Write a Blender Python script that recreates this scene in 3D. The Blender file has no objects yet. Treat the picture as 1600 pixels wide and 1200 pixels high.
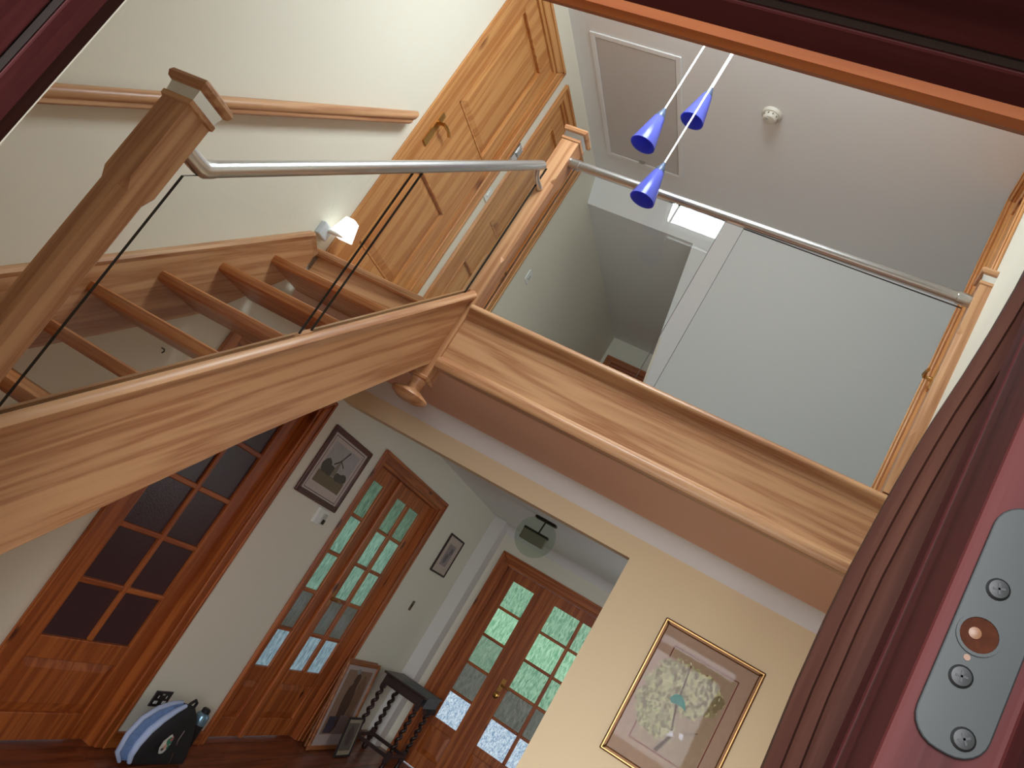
import bpy, bmesh, math, random
from mathutils import Vector, Matrix
random.seed(7)
C = bpy.context.scene.collection
S = bpy.context.scene
CAMZ = 1.61

# ------------------------------------------------------------------ camera
cd = bpy.data.cameras.new('camera'); cam = bpy.data.objects.new('camera', cd); C.objects.link(cam)
RW = [(0.83496563, 0.20233697, 0.511754), (0.41267511, 0.38497981, -0.82552395), (-0.36404897, 0.90047226, 0.23794548)]
r_, d_, f_ = (Vector(v).normalized() for v in RW)
cam.matrix_world = Matrix(((r_.x, -d_.x, -f_.x, 0), (r_.y, -d_.y, -f_.y, 0), (r_.z, -d_.z, -f_.z, CAMZ), (0, 0, 0, 1)))
cd.sensor_fit = 'HORIZONTAL'; cd.sensor_width = 36.0; cd.lens = 36.0 * 1256.355 / 1600.0
cd.clip_start = 0.02; cd.clip_end = 100
S.camera = cam

# ------------------------------------------------------------------ world, daylight, exposure
w = bpy.data.worlds.new('sky'); S.world = w; w.use_nodes = True
bg = w.node_tree.nodes['Background']; bg.inputs[0].default_value = (0.86, 0.93, 1.0, 1); bg.inputs[1].default_value = 1.5
S.view_settings.view_transform = 'Standard'; S.view_settings.look = 'None'
S.view_settings.gamma = 1.0; S.view_settings.use_curve_mapping = False
S.view_settings.exposure = 0.0

def area(name, loc, target, sx, sy, power, col=(1, 1, 1)):
    l = bpy.data.lights.new(name, 'AREA'); l.shape = 'RECTANGLE'; l.size = sx; l.size_y = sy; l.energy = power; l.color = col
    o = bpy.data.objects.new(name, l); C.objects.link(o); o.location = loc
    o.rotation_euler = (Vector(target) - Vector(loc)).to_track_quat('-Z', 'Y').to_euler()
    return o
# daylight through the sloping roof window over the hall and in through the open front door
SLP = math.radians(48); WX = (-1.52, -0.763); WY = (1.70, 2.31); YB = 2.4
def slope_z(y): return 4.865 - (YB - y) * math.tan(SLP)
wy = sum(WY) / 2
area('roof_window_daylight', (sum(WX) / 2, wy - .05, slope_z(wy) + .045), (sum(WX) / 2, wy - .05 + math.sin(SLP), slope_z(wy) + .045 - math.cos(SLP)), 0.66, 0.74, 47, (0.84, 0.95, 1.0))
area('doorway_daylight', (0.6, -4.6, 2.6), (-0.3, 2.0, 1.2), 5.6, 3.4, 1650, (0.93, 0.97, 1.0))
area('lower_room_fill', (0.29, 6.1, 1.45), (-2.4, 6.1, 1.45), 0.95, 0.85, 3, (0.95, 0.98, 1.0))  # fill lamp added to brighten the lower room

# ------------------------------------------------------------------ materials
MATS = {}
def nmat(name):
    m = bpy.data.materials.new(name); m.use_nodes = True
    n = m.node_tree.nodes; return m, m.node_tree, n, n['Principled BSDF']
def lin(c): return tuple((x / 12.92 if x <= 0.04045 else ((x + 0.055) / 1.055) ** 2.4) for x in c)
def rgb(r, g, b): return lin((r / 255, g / 255, b / 255)) + (1,)
def plain(name, col, rough=0.5, metal=0.0, bump=0.0, bscale=40, spec=0.5, var=0.0):
    if name in MATS: return MATS[name]
    m, t, n, p = nmat(name)
    p.inputs['Base Color'].default_value = col; p.inputs['Roughness'].default_value = rough; p.inputs['Metallic'].default_value = metal
    p.inputs['Specular IOR Level'].default_value = spec
    tc = n.new('ShaderNodeTexCoord'); nz = n.new('ShaderNodeTexNoise'); nz.inputs['Scale'].default_value = bscale; nz.inputs['Detail'].default_value = 4
    t.links.new(tc.outputs['Object'], nz.inputs['Vector'])
    if var:
        mx = n.new('ShaderNodeMix'); mx.data_type = 'RGBA'
        mx.inputs[6].default_value = col; mx.inputs[7].default_value = tuple(c * (1 - var) for c in col[:3]) + (1,)
        t.links.new(nz.outputs['Fac'], mx.inputs[0]); t.links.new(mx.outputs[2], p.inputs['Base Color'])
    if bump:
        b = n.new('ShaderNodeBump'); b.inputs['Strength'].default_value = bump; b.inputs['Distance'].default_value = 0.004
        t.links.new(nz.outputs['Fac'], b.inputs['Height']); t.links.new(b.outputs['Normal'], p.inputs['Normal'])
    MATS[name] = m; return m
PITCH = math.atan(0.845)
def wood(kind, axis):
    """grain running along axis X, Y, Z or P (the pitch of the stair)"""
    key = kind + '_' + axis
    if key in MATS: return MATS[key]
    light, dark, knot, rough, ks = WOODS[kind]
    m, t, n, p = nmat(key); L = t.links.new
    tc = n.new('ShaderNodeTexCoord'); oi = n.new('ShaderNodeObjectInfo')
    mp = n.new('ShaderNodeMapping')
    if axis == 'P': mp.inputs['Rotation'].default_value = (-PITCH, 0, 0)
    L(tc.outputs['Object'], mp.inputs['Vector'])
    off = n.new('ShaderNodeVectorMath'); off.operation = 'MULTIPLY_ADD'
    cmb = n.new('ShaderNodeCombineXYZ')
    for i in range(3): L(oi.outputs['Random'], cmb.inputs[i])
    L(cmb.outputs[0], off.inputs[0]); off.inputs[1].default_value = (7.3, 5.1, 9.7); L(mp.outputs[0], off.inputs[2])
    sc = n.new('ShaderNodeMapping')
    a = {'X': 0, 'Y': 1, 'Z': 2, 'P': 1}[axis]
    s = [1.0, 1.0, 1.0]; s[a] = 0.045
    sc.inputs['Scale'].default_value = s; L(off.outputs[0], sc.inputs['Vector'])
    n1 = n.new('ShaderNodeTexNoise'); n1.inputs['Scale'].default_value = 11; n1.inputs['Detail'].default_value = 3; n1.inputs['Roughness'].default_value = 0.5
    n1.inputs['Distortion'].default_value = 0.15; L(sc.outputs[0], n1.inputs['Vector'])
    wv = n.new('ShaderNodeMath'); wv.operation = 'MULTIPLY'; wv.inputs[1].default_value = 30; L(n1.outputs['Fac'], wv.inputs[0])
    sn = n.new('ShaderNodeMath'); sn.operation = 'SINE'; L(wv.outputs[0], sn.inputs[0])
    mr = n.new('ShaderNodeMapRange'); mr.inputs['From Min'].default_value = -1; L(sn.outputs[0], mr.inputs['Value'])
    n2 = n.new('ShaderNodeTexNoise'); n2.inputs['Scale'].default_value = 160; n2.inputs['Detail'].default_value = 3; L(sc.outputs[0], n2.inputs['Vector'])
    ad = n.new('ShaderNodeMath'); ad.operation = 'MULTIPLY'; L(mr.outputs[0], ad.inputs[0]); L(n2.outputs['Fac'], ad.inputs[1])
    n3 = n.new('ShaderNodeTexNoise'); n3.inputs['Scale'].default_value = 3; L(sc.outputs[0], n3.inputs['Vector'])
    a2 = n.new('ShaderNodeMath'); a2.operation = 'MULTIPLY_ADD'; L(n3.outputs['Fac'], a2.inputs[0]); a2.inputs[1].default_value = 0.55; L(ad.outputs[0], a2.inputs[2])
    cr = n.new('ShaderNodeValToRGB'); cr.color_ramp.elements[0].position = 0.22; cr.color_ramp.elements[1].position = 0.82
    cr.color_ramp.elements[0].color = light; cr.color_ramp.elements[1].color = dark; L(a2.outputs[0], cr.inputs[0])
    col = cr.outputs[0]
    if ks:
        ksc = n.new('ShaderNodeMapping'); s2 = [1.0, 1.0, 1.0]; s2[a] = 0.55; ksc.inputs['Scale'].default_value = s2; L(off.outputs[0], ksc.inputs['Vector'])
        vo = n.new('ShaderNodeTexVoronoi'); vo.inputs['Scale'].default_value = ks; L(ksc.outputs[0], vo.inputs['Vector'])
        kr = n.new('ShaderNodeMapRange'); kr.inputs['From Min'].default_value = 0.05; kr.inputs['From Max'].default_value = 0.13
        kr.inputs['To Min'].default_value = 1; kr.inputs['To Max'].default_value = 0; L(vo.outputs['Distance'], kr.inputs['Value'])
        mk = n.new('ShaderNodeMix'); mk.data_type = 'RGBA'; L(kr.outputs[0], mk.inputs[0]); L(col, mk.inputs[6]); mk.inputs[7].default_value = knot; col = mk.outputs[2]
    L(col, p.inputs['Base Color']); p.inputs['Roughness'].default_value = rough
    if kind in ('mahogany', 'moulding'): p.inputs['Specular IOR Level'].default_value = 0.1
    bp = n.new('ShaderNodeBump'); bp.inputs['Strength'].default_value = 0.12; bp.inputs['Distance'].default_value = 0.002
    L(n2.outputs['Fac'], bp.inputs['Height']); L(bp.outputs[0], p.inputs['Normal'])
    MATS[key] = m; return m
WOODS = {  # light, dark, knot, roughness, knot scale
    'oak': (rgb(204, 156, 113), rgb(168, 114, 76), rgb(140, 85, 45), 0.38, 0),
    'treadoak': (rgb(196, 128, 74), rgb(160, 92, 46), rgb(120, 70, 35), 0.4, 0),
    'pine': (rgb(210, 152, 92), rgb(184, 118, 62), rgb(124, 66, 30), 0.42, 3.2),
    'redpine': (rgb(186, 104, 48), rgb(146, 70, 26), rgb(80, 28, 10), 0.42, 4.5),
    'mahogany': (rgb(71, 31, 30), rgb(52, 20, 20), rgb(60, 20, 15), 0.55, 0),
    'lit_mahogany': (rgb(158, 90, 46), rgb(134, 68, 32), rgb(60, 20, 15), 0.4, 0),  # mahogany head bead, with the warm light on it put into its colour
    'floor': (rgb(140, 76, 48), rgb(100, 50, 32), rgb(70, 30, 18), 0.3, 0),
    'dark': (rgb(58, 36, 32), rgb(38, 22, 20), rgb(30, 15, 12), 0.4, 0),
    'moulding': (rgb(76, 47, 37), rgb(56, 32, 26), rgb(40, 15, 12), 0.5, 0),
    'frame': (rgb(96, 44, 34), rgb(70, 28, 22), rgb(40, 15, 12), 0.4, 0),
    'honey': (rgb(176, 110, 62), rgb(140, 80, 40), rgb(90, 45, 20), 0.4, 0),
}
offwhite = plain('off_white_wall_paint', rgb(233, 227, 210), 0.75, bump=0.05, bscale=90)
cream = plain('cream_wall_paint', rgb(230, 208, 170), 0.75, bump=0.05, bscale=90)
white = plain('white_ceiling_paint', rgb(236, 236, 235), 0.8, bump=0.12, bscale=14)
coving = plain('coving_paint', rgb(226, 222, 218), 0.8)
whitep = plain('white_plastic', rgb(235, 235, 230), 0.35)
greyp = plain('grey_plastic', rgb(190, 188, 180), 0.4)
steel = plain('brushed_steel', rgb(205, 204, 202), 0.3, 1.0)
chrome = plain('polished_chrome', rgb(225, 225, 225), 0.12, 1.0)
brass = plain('brass', rgb(196, 150, 84), 0.28, 1.0)
darkmetal = plain('dark_metal', rgb(60, 52, 46), 0.4, 1.0)
platemetal = plain('worn_plate_steel', rgb(40, 42, 41), 0.4, 0.0, var=0.45, bscale=22, spec=.25)
screwmetal = plain('screw_steel', rgb(24, 24, 23), 0.4, 0.0, spec=.25)
black = plain('black', rgb(20, 18, 18), 0.6)
edgeglass = plain('glass_edge', rgb(34, 30, 26), 0.3)
blackp = plain('black_nickel', rgb(48, 42, 40), 0.35)
rubber = plain('seal_rubber', rgb(46, 38, 36), 0.6)
def glass_mat(name, tint, ior=1.45, rough=0.0):
    if name in MATS: return MATS[name]
    m, t, n, p = nmat(name); n.remove(p)
    o = n['Material Output']; tr = n.new('ShaderNodeBsdfTransparent'); tr.inputs[0].default_value = tint
    g = n.new('ShaderNodeBsdfGlossy'); g.inputs['Roughness'].default_value = rough
    fr = n.new('ShaderNodeFresnel'); fr.inputs[0].default_value = ior; mx = n.new('ShaderNodeMixShader')
    ge = n.new('ShaderNodeNewGeometry'); iv = n.new('ShaderNodeMath'); iv.operation = 'SUBTRACT'; iv.inputs[0].default_value = 1.0; t.links.new(ge.outputs['Backfacing'], iv.inputs[1])
    ml = n.new('ShaderNodeMath'); ml.operation = 'MULTIPLY'; t.links.new(fr.outputs[0], ml.inputs[0]); t.links.new(iv.outputs[0], ml.inputs[1])
    t.links.new(ml.outputs[0], mx.inputs[0]); t.links.new(tr.outputs[0], mx.inputs[1]); t.links.new(g.outputs[0], mx.inputs[2]); t.links.new(mx.outputs[0], o.inputs[0])
    MATS[name] = m; return m
clear = glass_mat('balustrade_glass', (0.968, 0.985, 0.98, 1), 1.5)
pglass = glass_mat('picture_glass', (0.98, 0.98, 0.98, 1), 1.15, 0.0)
discglass = glass_mat('green_glass_disc', (0.84, 0.9, 0.86, 1), 1.45)
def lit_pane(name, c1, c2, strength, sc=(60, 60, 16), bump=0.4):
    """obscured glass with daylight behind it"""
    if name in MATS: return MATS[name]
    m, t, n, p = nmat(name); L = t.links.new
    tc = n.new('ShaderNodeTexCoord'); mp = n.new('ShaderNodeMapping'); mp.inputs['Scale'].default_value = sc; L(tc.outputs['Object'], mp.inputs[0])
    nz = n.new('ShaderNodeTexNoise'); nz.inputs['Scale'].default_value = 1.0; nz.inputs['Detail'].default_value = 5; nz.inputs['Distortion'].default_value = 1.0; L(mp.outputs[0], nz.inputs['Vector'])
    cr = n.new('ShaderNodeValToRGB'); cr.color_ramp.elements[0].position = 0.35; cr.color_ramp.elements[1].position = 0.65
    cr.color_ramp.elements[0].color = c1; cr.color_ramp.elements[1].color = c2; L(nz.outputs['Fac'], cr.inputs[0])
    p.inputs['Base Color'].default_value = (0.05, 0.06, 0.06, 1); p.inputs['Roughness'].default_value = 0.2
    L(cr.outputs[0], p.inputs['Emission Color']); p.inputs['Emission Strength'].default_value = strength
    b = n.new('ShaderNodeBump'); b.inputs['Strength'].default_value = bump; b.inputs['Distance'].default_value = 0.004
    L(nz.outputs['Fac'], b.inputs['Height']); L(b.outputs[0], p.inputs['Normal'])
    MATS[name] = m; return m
def emis(name, col, strength, base=None):
    if name in MATS: return MATS[name]
    m, t, n, p = nmat(name); p.inputs['Base Color'].default_value = base or col
    p.inputs['Emission Color'].default_value = col; p.inputs['Emission Strength'].default_value = strength
    MATS[name] = m; return m

# ------------------------------------------------------------------ mesh helpers
class MB:
    def __init__(self, T=None): self.v = []; self.f = []; self.mi = []; self.T = T; self.cur = 0
    def add(self, vs, fs):
        o = len(self.v)
        self.v += [Vector(p) if self.T is None else self.T @ Vector(p) for p in vs]
        for f in fs: self.f.append([o + i for i in f]); self.mi.append(self.cur)
        return self
    def box(self, x0, x1, y0, y1, z0, z1):
        vs = [(x, y, z) for x in (x0, x1) for y in (y0, y1) for z in (z0, z1)]
        return self.add(vs, [(0, 1, 3, 2), (4, 6, 7, 5), (0, 4, 5, 1), (2, 3, 7, 6), (0, 2, 6, 4), (1, 5, 7, 3)])
    def prism(self, poly, axis, a0, a1):
        n = len(poly)
        def P(q, a): return {'X': (a, q[0], q[1]), 'Y': (q[0], a, q[1]), 'Z': (q[0], q[1], a)}[axis]
        vs = [P(q, a0) for q in poly] + [P(q, a1) for q in poly]
        return self.add(vs, [list(range(n))[::-1], [n + i for i in range(n)]] + [(i, (i + 1) % n, n + (i + 1) % n, n + i) for i in range(n)])
    def loft(self, rings, caps=True):
        n = len(rings[0]); vs = [p for r in rings for p in r]; fs = []
        for k in range(len(rings) - 1):
            for i in range(n):
                j = (i + 1) % n; fs.append((k * n + i, k * n + j, (k + 1) * n + j, (k + 1) * n + i))
        if caps: fs += [list(range(n))[::-1], [(len(rings) - 1) * n + i for i in range(n)]]
        return self.add(vs, fs)
    def tube(self, pts, r, n=12, caps=True):
        pts = [Vector(p) for p in pts]; rs = r if isinstance(r, (list, tuple)) else [r] * len(pts)
        rings = []; up = None
        for k, p in enumerate(pts):
            a = pts[max(k - 1, 0)]; b = pts[min(k + 1, len(pts) - 1)]; t = (b - a).normalized()
            if up is None:
                up = t.orthogonal().normalized()
            else:
                up = (up - t * up.dot(t)).normalized()
            s = t.cross(up)
            rings.append([p + (up * math.cos(2 * math.pi * i / n) + s * math.sin(2 * math.pi * i / n)) * rs[k] for i in range(n)])
        return self.loft(rings, caps)
    def lathe(self, base, axis, prof, n=24):
        """prof: list of (radius, distance along axis)"""
        base = Vector(base); ax = Vector(axis).normalized(); u = ax.orthogonal().normalized(); s = ax.cross(u)
        return self.loft([[base + ax * h + (u * math.cos(2 * math.pi * i / n) + s * math.sin(2 * math.pi * i / n)) * r for i in range(n)] for r, h in prof])
    def sq(self, cx, cy, levels):
        """lofted square/octagonal post; levels: (z, half width, chamfer)"""
        rings = []
        for z, h, c in levels:
            c = max(c, 0.0006)
            rings.append([(cx + x, cy + y, z) for x, y in ((h, h - c), (h - c, h), (-h + c, h), (-h, h - c), (-h, -h + c), (-h + c, -h), (h - c, -h), (h, -h + c))])
        return self.loft(rings)
    def quad(self, a, b, c, d): return self.add([a, b, c, d], [(0, 1, 2, 3)])
LOC = {}
def build(mb, name, mat, parent=None, bevel=0, smooth=False, base=None):
    me = bpy.data.meshes.new(name)
    o = bpy.data.objects.new(name, me); C.objects.link(o)
    if parent is not None:
        o.parent = parent; b = LOC[parent.name]; LOC[o.name] = b
    else:
        b = Vector(base) if base is not None else Vector((0, 0, 0)); o.location = b; LOC[o.name] = b
    me.from_pydata([p - b for p in mb.v], [], mb.f)
    mats = mat if isinstance(mat, (list, tuple)) else [mat]
    for m in mats: me.materials.append(m)
    if len(mats) > 1:
        for i, p in enumerate(me.polygons): p.material_index = mb.mi[i]
    bm = bmesh.new(); bm.from_mesh(me); bmesh.ops.recalc_face_normals(bm, faces=bm.faces); bm.to_mesh(me); bm.free()
    if smooth:
        for p in me.polygons: p.use_smooth = True
        me.set_sharp_from_angle(angle=math.radians(smooth if smooth > 1 else 40))
    if bevel:
        bv = o.modifiers.new('bevel', 'BEVEL'); bv.width = bevel; bv.segments = 2; bv.limit_method = 'ANGLE'; bv.angle_limit = math.radians(40)
    return o
def tag(o, label=None, cat=None, group=None, kind=None):
    if label: o['label'] = label
    if cat: o['category'] = cat
    if group: o['group'] = group
    if kind: o['kind'] = kind
    return o
def thing(name, loc, label, cat, group=None, kind=None):
    o = bpy.data.objects.new(name, None); C.objects.link(o); o.location = loc; LOC[o.name] = Vector(loc); o.empty_display_size = 0.1
    return tag(o, label, cat, group, kind)
def struct(mb, name, mat, label, cat, **k):
    return tag(build(mb, name, mat, **k), label, cat, kind='structure')
def wall(T, us, vs, holes, thick):
    """slab in local (u, v) with rectangular holes, face at n=0, back at n=-thick"""
    us = sorted(set(us + [h[0] for h in holes] + [h[1] for h in holes])); vs = sorted(set(vs + [h[2] for h in holes] + [h[3] for h in holes]))
    mb = MB(T)
    def solid(i, j):
        if i < 0 or j < 0 or i >= len(us) - 1 or j >= len(vs) - 1: return False
        cu = (us[i] + us[i + 1]) / 2; cv = (vs[j] + vs[j + 1]) / 2
        return not any(h[0] < cu < h[1] and h[2] < cv < h[3] for h in holes)
    for i in range(len(us) - 1):
        for j in range(len(vs) - 1):
            if not solid(i, j): continue
            a, b, c, d = us[i], us[i + 1], vs[j], vs[j + 1]; t = -thick
            mb.quad((a, c, 0), (b, c, 0), (b, d, 0), (a, d, 0)); mb.quad((a, c, t), (a, d, t), (b, d, t), (b, c, t))
            if not solid(i - 1, j): mb.quad((a, c, 0), (a, d, 0), (a, d, t), (a, c, t))
            if not solid(i + 1, j): mb.quad((b, c, 0), (b, c, t), (b, d, t), (b, d, 0))
            if not solid(i, j - 1): mb.quad((a, c, 0), (a, c, t), (b, c, t), (b, c, 0))
            if not solid(i, j + 1): mb.quad((a, d, 0), (b, d, 0), (b, d, t), (a, d, t))
    # merge seams
    return mb
def TM(O, U, V, N):
    U, V, N = Vector(U), Vector(V), Vector(N)
    return Matrix(((U.x, V.x, N.x, O[0]), (U.y, V.y, N.y, O[1]), (U.z, V.z, N.z, O[2]), (0, 0, 0, 1)))
XL = -2.46; XR = 0.265; YP = 4.0; YF = 7.7; ZC1 = 2.335; ZL = 2.59; ZC2 = 4.865; YS = 5.25; YE = 7.9; XC = -1.53; ZP = 4.677; YPC = 5.418; XR2 = 0.40; YW = 0.6
TL = TM((XL, 0, 0), (0, 1, 0), (0, 0, 1), (1, 0, 0))          # left wall: u = y, n = +x
TR = TM((XR, 0, 0), (0, 1, 0), (0, 0, 1), (-1, 0, 0))         # right wall: u = y, n = -x
TF = TM((0, YF, 0), (1, 0, 0), (0, 0, 1), (0, -1, 0))         # far wall of the lower room
TE = TM((0, YE, 0), (1, 0, 0), (0, 0, 1), (0, -1, 0))         # end of the upper passage
TP = TM((0, YP, 0), (1, 0, 0), (0, 0, 1), (0, -1, 0))         # wall with the gilt picture
TW = TM((0, YW, 0), (1, 0, 0), (0, 0, 1), (0, 1, 0))          # inside of the front wall

# ------------------------------------------------------------------ setting
struct(wall(TL, [0.47, 8.5], [-0.1, 5.0], [(2.968, 3.885, -.2, 2.025), (4.875, 6.18, -.2, 2.025), (3.17, 3.95, ZL, 4.63), (4.155, 4.90, ZL, 4.63)], 0.15),
       'wall_left', offwhite, 'cream painted wall along the stairs with doors on both floors', 'wall')
struct(wall(TR, [0.47, 8.5], [-0.1, 5.0], [(3.22, 4.0, ZL, 4.78), (5.6, 6.6, 1.0, 1.9), (4.09, 8.6, ZL, 5.1), (0.3, YP + .06, -.2, ZC1 + .03)], 0.15), 'wall_right', offwhite, 'pale wall at the right end of the landing', 'wall')
struct(wall(TP, [XL, XR2 + .05], [0, ZC1 + .1], [(XL - .1, -0.602, -0.1, 2.14)], 0.10), 'wall_back', cream, 'cream wall beside the wide opening, holding the gilt framed picture', 'wall')
struct(wall(TF, [XL, XR], [0, ZC1 + .1], [(-2.175, -0.80, -0.1, 2.03)], 0.15), 'wall_far', offwhite, 'far cream wall of the lower room around the glazed double door', 'wall')
struct(wall(TE, [XL, XC], [ZL - .1, ZC2 + .1], [(-2.36, -1.62, ZL - .2, 4.40)], 0.15), 'wall_passage_end', offwhite, 'end wall of the dim upstairs passage', 'wall')
struct(wall(TW, [XL, XR2 + .05], [0, 5.0], [(-0.93, 0.15, -0.1, 2.17)], 0.13), 'wall_front', offwhite, 'inside of the front wall around the entrance', 'wall')
mb = MB(); mb.box(0.142, 0.7, -0.28, 0.28, 0, 2.7)  # out-of-view pier, added to keep daylight off the right jamb
struct(mb, 'wall_shade_pier', plain('pier_render', rgb(150, 140, 128), .85, bump=.4, bscale=60), 'unseen rendered pier added to shade the right of the entrance frame', 'wall')
mb = MB(); mb.prism([(YPC + .02, ZP), (YPC + .3, ZC2), (YE, ZC2), (YE, ZL - .1), (YS + .04 + (ZC2 - ZL) / math.tan(math.radians(48)), ZL - .1)], 'X', XC, XC + .02)
struct(mb, 'wall_passage', offwhite, 'cheek wall between the sloping ceiling and the upstairs passage', 'wall')
# upper ceiling, sloping at the front around the roof window
mb = MB(); mb.box(XL, XR + 1.5, YB, YS, ZC2, ZC2 + .13)
struct(mb, 'ceiling_landing', white, 'white textured flat ceiling over stairwell and landing', 'ceiling')
cs, sn_ = math.cos(SLP), math.sin(SLP)
TS = TM((0, YB, ZC2), (1, 0, 0), (0, -cs, -sn_), (0, sn_, -cs))      # v runs down the slope
vv = sorted((YB - y) / cs for y in WY)
struct(wall(TS, [XL, XR], [0, (YB - 0.5) / cs], [(WX[0], WX[1], vv[0], vv[1])], 0.12), 'ceiling_front_slope', white, 'white sloping ceiling around the roof window over the hall', 'ceiling')
mb = MB(); mb.prism([(YS, ZC2), (YPC, ZP), (YE + .1, ZP), (YE + .1, ZC2 + .13), (YS, ZC2 + .13)], 'X', XL, XC)
struct(mb, 'ceiling_passage', white, 'flat white ceiling of the upstairs passage', 'ceiling')
sl = math.tan(math.radians(48)); y2 = YS + (ZC2 - ZL) / sl
mb = MB(); mb.prism([(YS, ZC2), (y2, ZL), (y2 + .2, ZL), (YS + .1, ZC2 + .13), (YS, ZC2 + .13)], 'X', XC, XR + 1.5)
struct(mb, 'ceiling_slope', white, 'white sloping ceiling behind the landing glass', 'ceiling')
mb = MB(); mb.box(XR2, XR2 + .1, 0.47, YP + .1, 0, ZC1 + .2)
struct(mb, 'wall_hall_right', offwhite, 'right wall of the lower hall beside the entrance', 'wall')
mb = MB(); mb.box(XL, XR2, 3.09, YP, ZC1, ZL); mb.box(XR, XR2, YW, 3.09, ZC1, ZC1 + .1)
struct(mb, 'ceiling_soffit', plain('soffit_paint', rgb(230, 186, 160), 0.75), 'pinkish tan soffit under the landing edge', 'ceiling')
mb = MB(); mb.box(XR + 1.5, XR + 1.6, 3.9, 8.4, ZL - .1, ZC2 + .1); mb.box(XR + .15, XR + 1.5, 3.9, 4.0, ZL - .1, ZC2 + .1)
struct(mb, 'wall_recess', offwhite, 'side walls of the landing recess behind the right-hand door', 'wall')
mb = MB(); mb.box(XL, XR + 1.5, YP, 8.4, ZC1, ZL)
struct(mb, 'ceiling_hall', white, 'white ceiling over the lower room beyond the opening', 'ceiling')
mb = MB(); mb.box(XL - .1, XR + .2, 0.3, 8.2, -0.15, -0.012)
fl = struct(mb, 'floor', plain('subfloor', rgb(60, 32, 22), 0.6), 'glossy red-brown wooden plank floor of the hall', 'floor')
mb_f = MB(); mb_f.box(-3.0, 2.0, -3.0, 0.299, -0.2, -0.02)
struct(mb_f, 'floor_porch', plain('porch_stone', rgb(126, 118, 108), .8, bump=.3, bscale=25, var=.2), 'grey stone step outside the entrance', 'floor')
pm = None
for i in range(16):
    for j in range(7):
        x = XL + 0.095 + i * 0.185; y = 0.75 + j * 1.2 - (0.6 if i % 2 else 0)
        if y > 8.0 or x > XR2: continue
        if pm is None:
            m_ = MB(); m_.box(-0.0912, 0.0912, -0.598, 0.598, -0.012, 0.0)
            o = build(m_, 'floor_plank', wood('floor', 'Y'), fl, bevel=0.0015); pm = o
        else:
            o = bpy.data.objects.new('floor_plank', pm.data); C.objects.link(o); o.parent = fl
            bv = o.modifiers.new('bevel', 'BEVEL'); bv.width = 0.0015; bv.segments = 1
        o.location = (x, y, 0)
# coving
def cove(name, T, u0, u1, z, r, label, mat=coving):
    m_ = MB(T); pts = [(z, 0.0005)] + [(z - r + r * math.cos(a) if False else z - r * (1 - math.sin(a)), 0.0005 + r * (1 - math.cos(a))) for a in [i * math.pi / 16 for i in range(9)]]
    prof = [(0.0, z)] + [(r * (1 - math.sin(i * math.pi / 16)), z - r * (1 - math.cos(i * math.pi / 16))) for i in range(9)]
    # concave quarter from ceiling (n=r, v=z) to wall (n=0, v=z-r)
    rings = []
    for u in (u0, u1): rings.append([(u, v, nn) for nn, v in prof])
    m_.loft(rings)
    return struct(m_, name, mat, label, 'coving', smooth=30)
cove('trim_1', TP, XL, XR2, ZC1, 0.088, 'plaster coving above the gilt picture under the landing')
cove('trim_2', TF, XL, XR, ZC1, 0.09, 'plaster coving over the far glazed double door')
mb = MB(); mb.box(XL, -2.325, 7.51, YF, 0, ZC1)
struct(mb, 'trim_3', coving, 'white boxed-in pipe casing in the far corner', 'pipe boxing', bevel=0.004)
mb = MB()
for a, b in ((3.965, 4.795), (6.26, 7.51)): mb.box(XL, XL + .018, a, b, 0, 0.085)
struct(mb, 'baseboard_left', wood('redpine', 'Y'), 'brown wooden skirting along the left wall', 'baseboard', bevel=0.004)
mb = MB(); mb.box(-0.602, XR2, YP - .018, YP, 0, 0.085)
struct(mb, 'baseboard_back', wood('redpine', 'X'), 'brown wooden skirting below the gilt picture', 'baseboard', bevel=0.004)
# roof window above the hall
rw = thing('window_1', (WX[0], wy, slope_z(wy)), 'white roof window set into the sloping ceiling above the hall', 'window', kind='structure')
mb = MB(TS)
for e in ((WX[0], WX[0] + .05, vv[0], vv[1]), (WX[1] - .05, WX[1], vv[0], vv[1]), (WX[0] + .05, WX[1] - .05, vv[0], vv[0] + .05), (WX[0] + .05, WX[1] - .05, vv[1] - .05, vv[1])): mb.box(*e, -.15, -.09)
build(mb, 'window_frame', plain('reveal_white', rgb(240, 242, 242), 0.5), rw, bevel=0.004)
mb = MB(TS); mb.box(WX[0] + .05, WX[1] - .05, vv[0] + .05, vv[1] - .05, -.135, -.13)
build(mb, 'window_pane', emis('sky_pane', (0.86, 0.93, 1.0, 1), 2.0), rw)

# unseen window added as a light source for the lower room
rw = thing('window_2', (XR, 6.1, 1.0), 'white side window added to light the lower room beyond the opening', 'window', kind='structure')
for e in ((5.6, 5.65, 1.0, 1.9), (6.55, 6.6, 1.0, 1.9), (5.65, 6.55, 1.0, 1.05), (5.65, 6.55, 1.85, 1.9)):
    mb = MB(TR); mb.box(*e, -.13, -.07); build(mb, 'window_frame', MATS['reveal_white'], rw, bevel=0.004)
mb = MB(TR); mb.box(5.65, 6.55, 1.05, 1.85, -.105, -.1); build(mb, 'window_pane', MATS['sky_pane'], rw)

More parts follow.
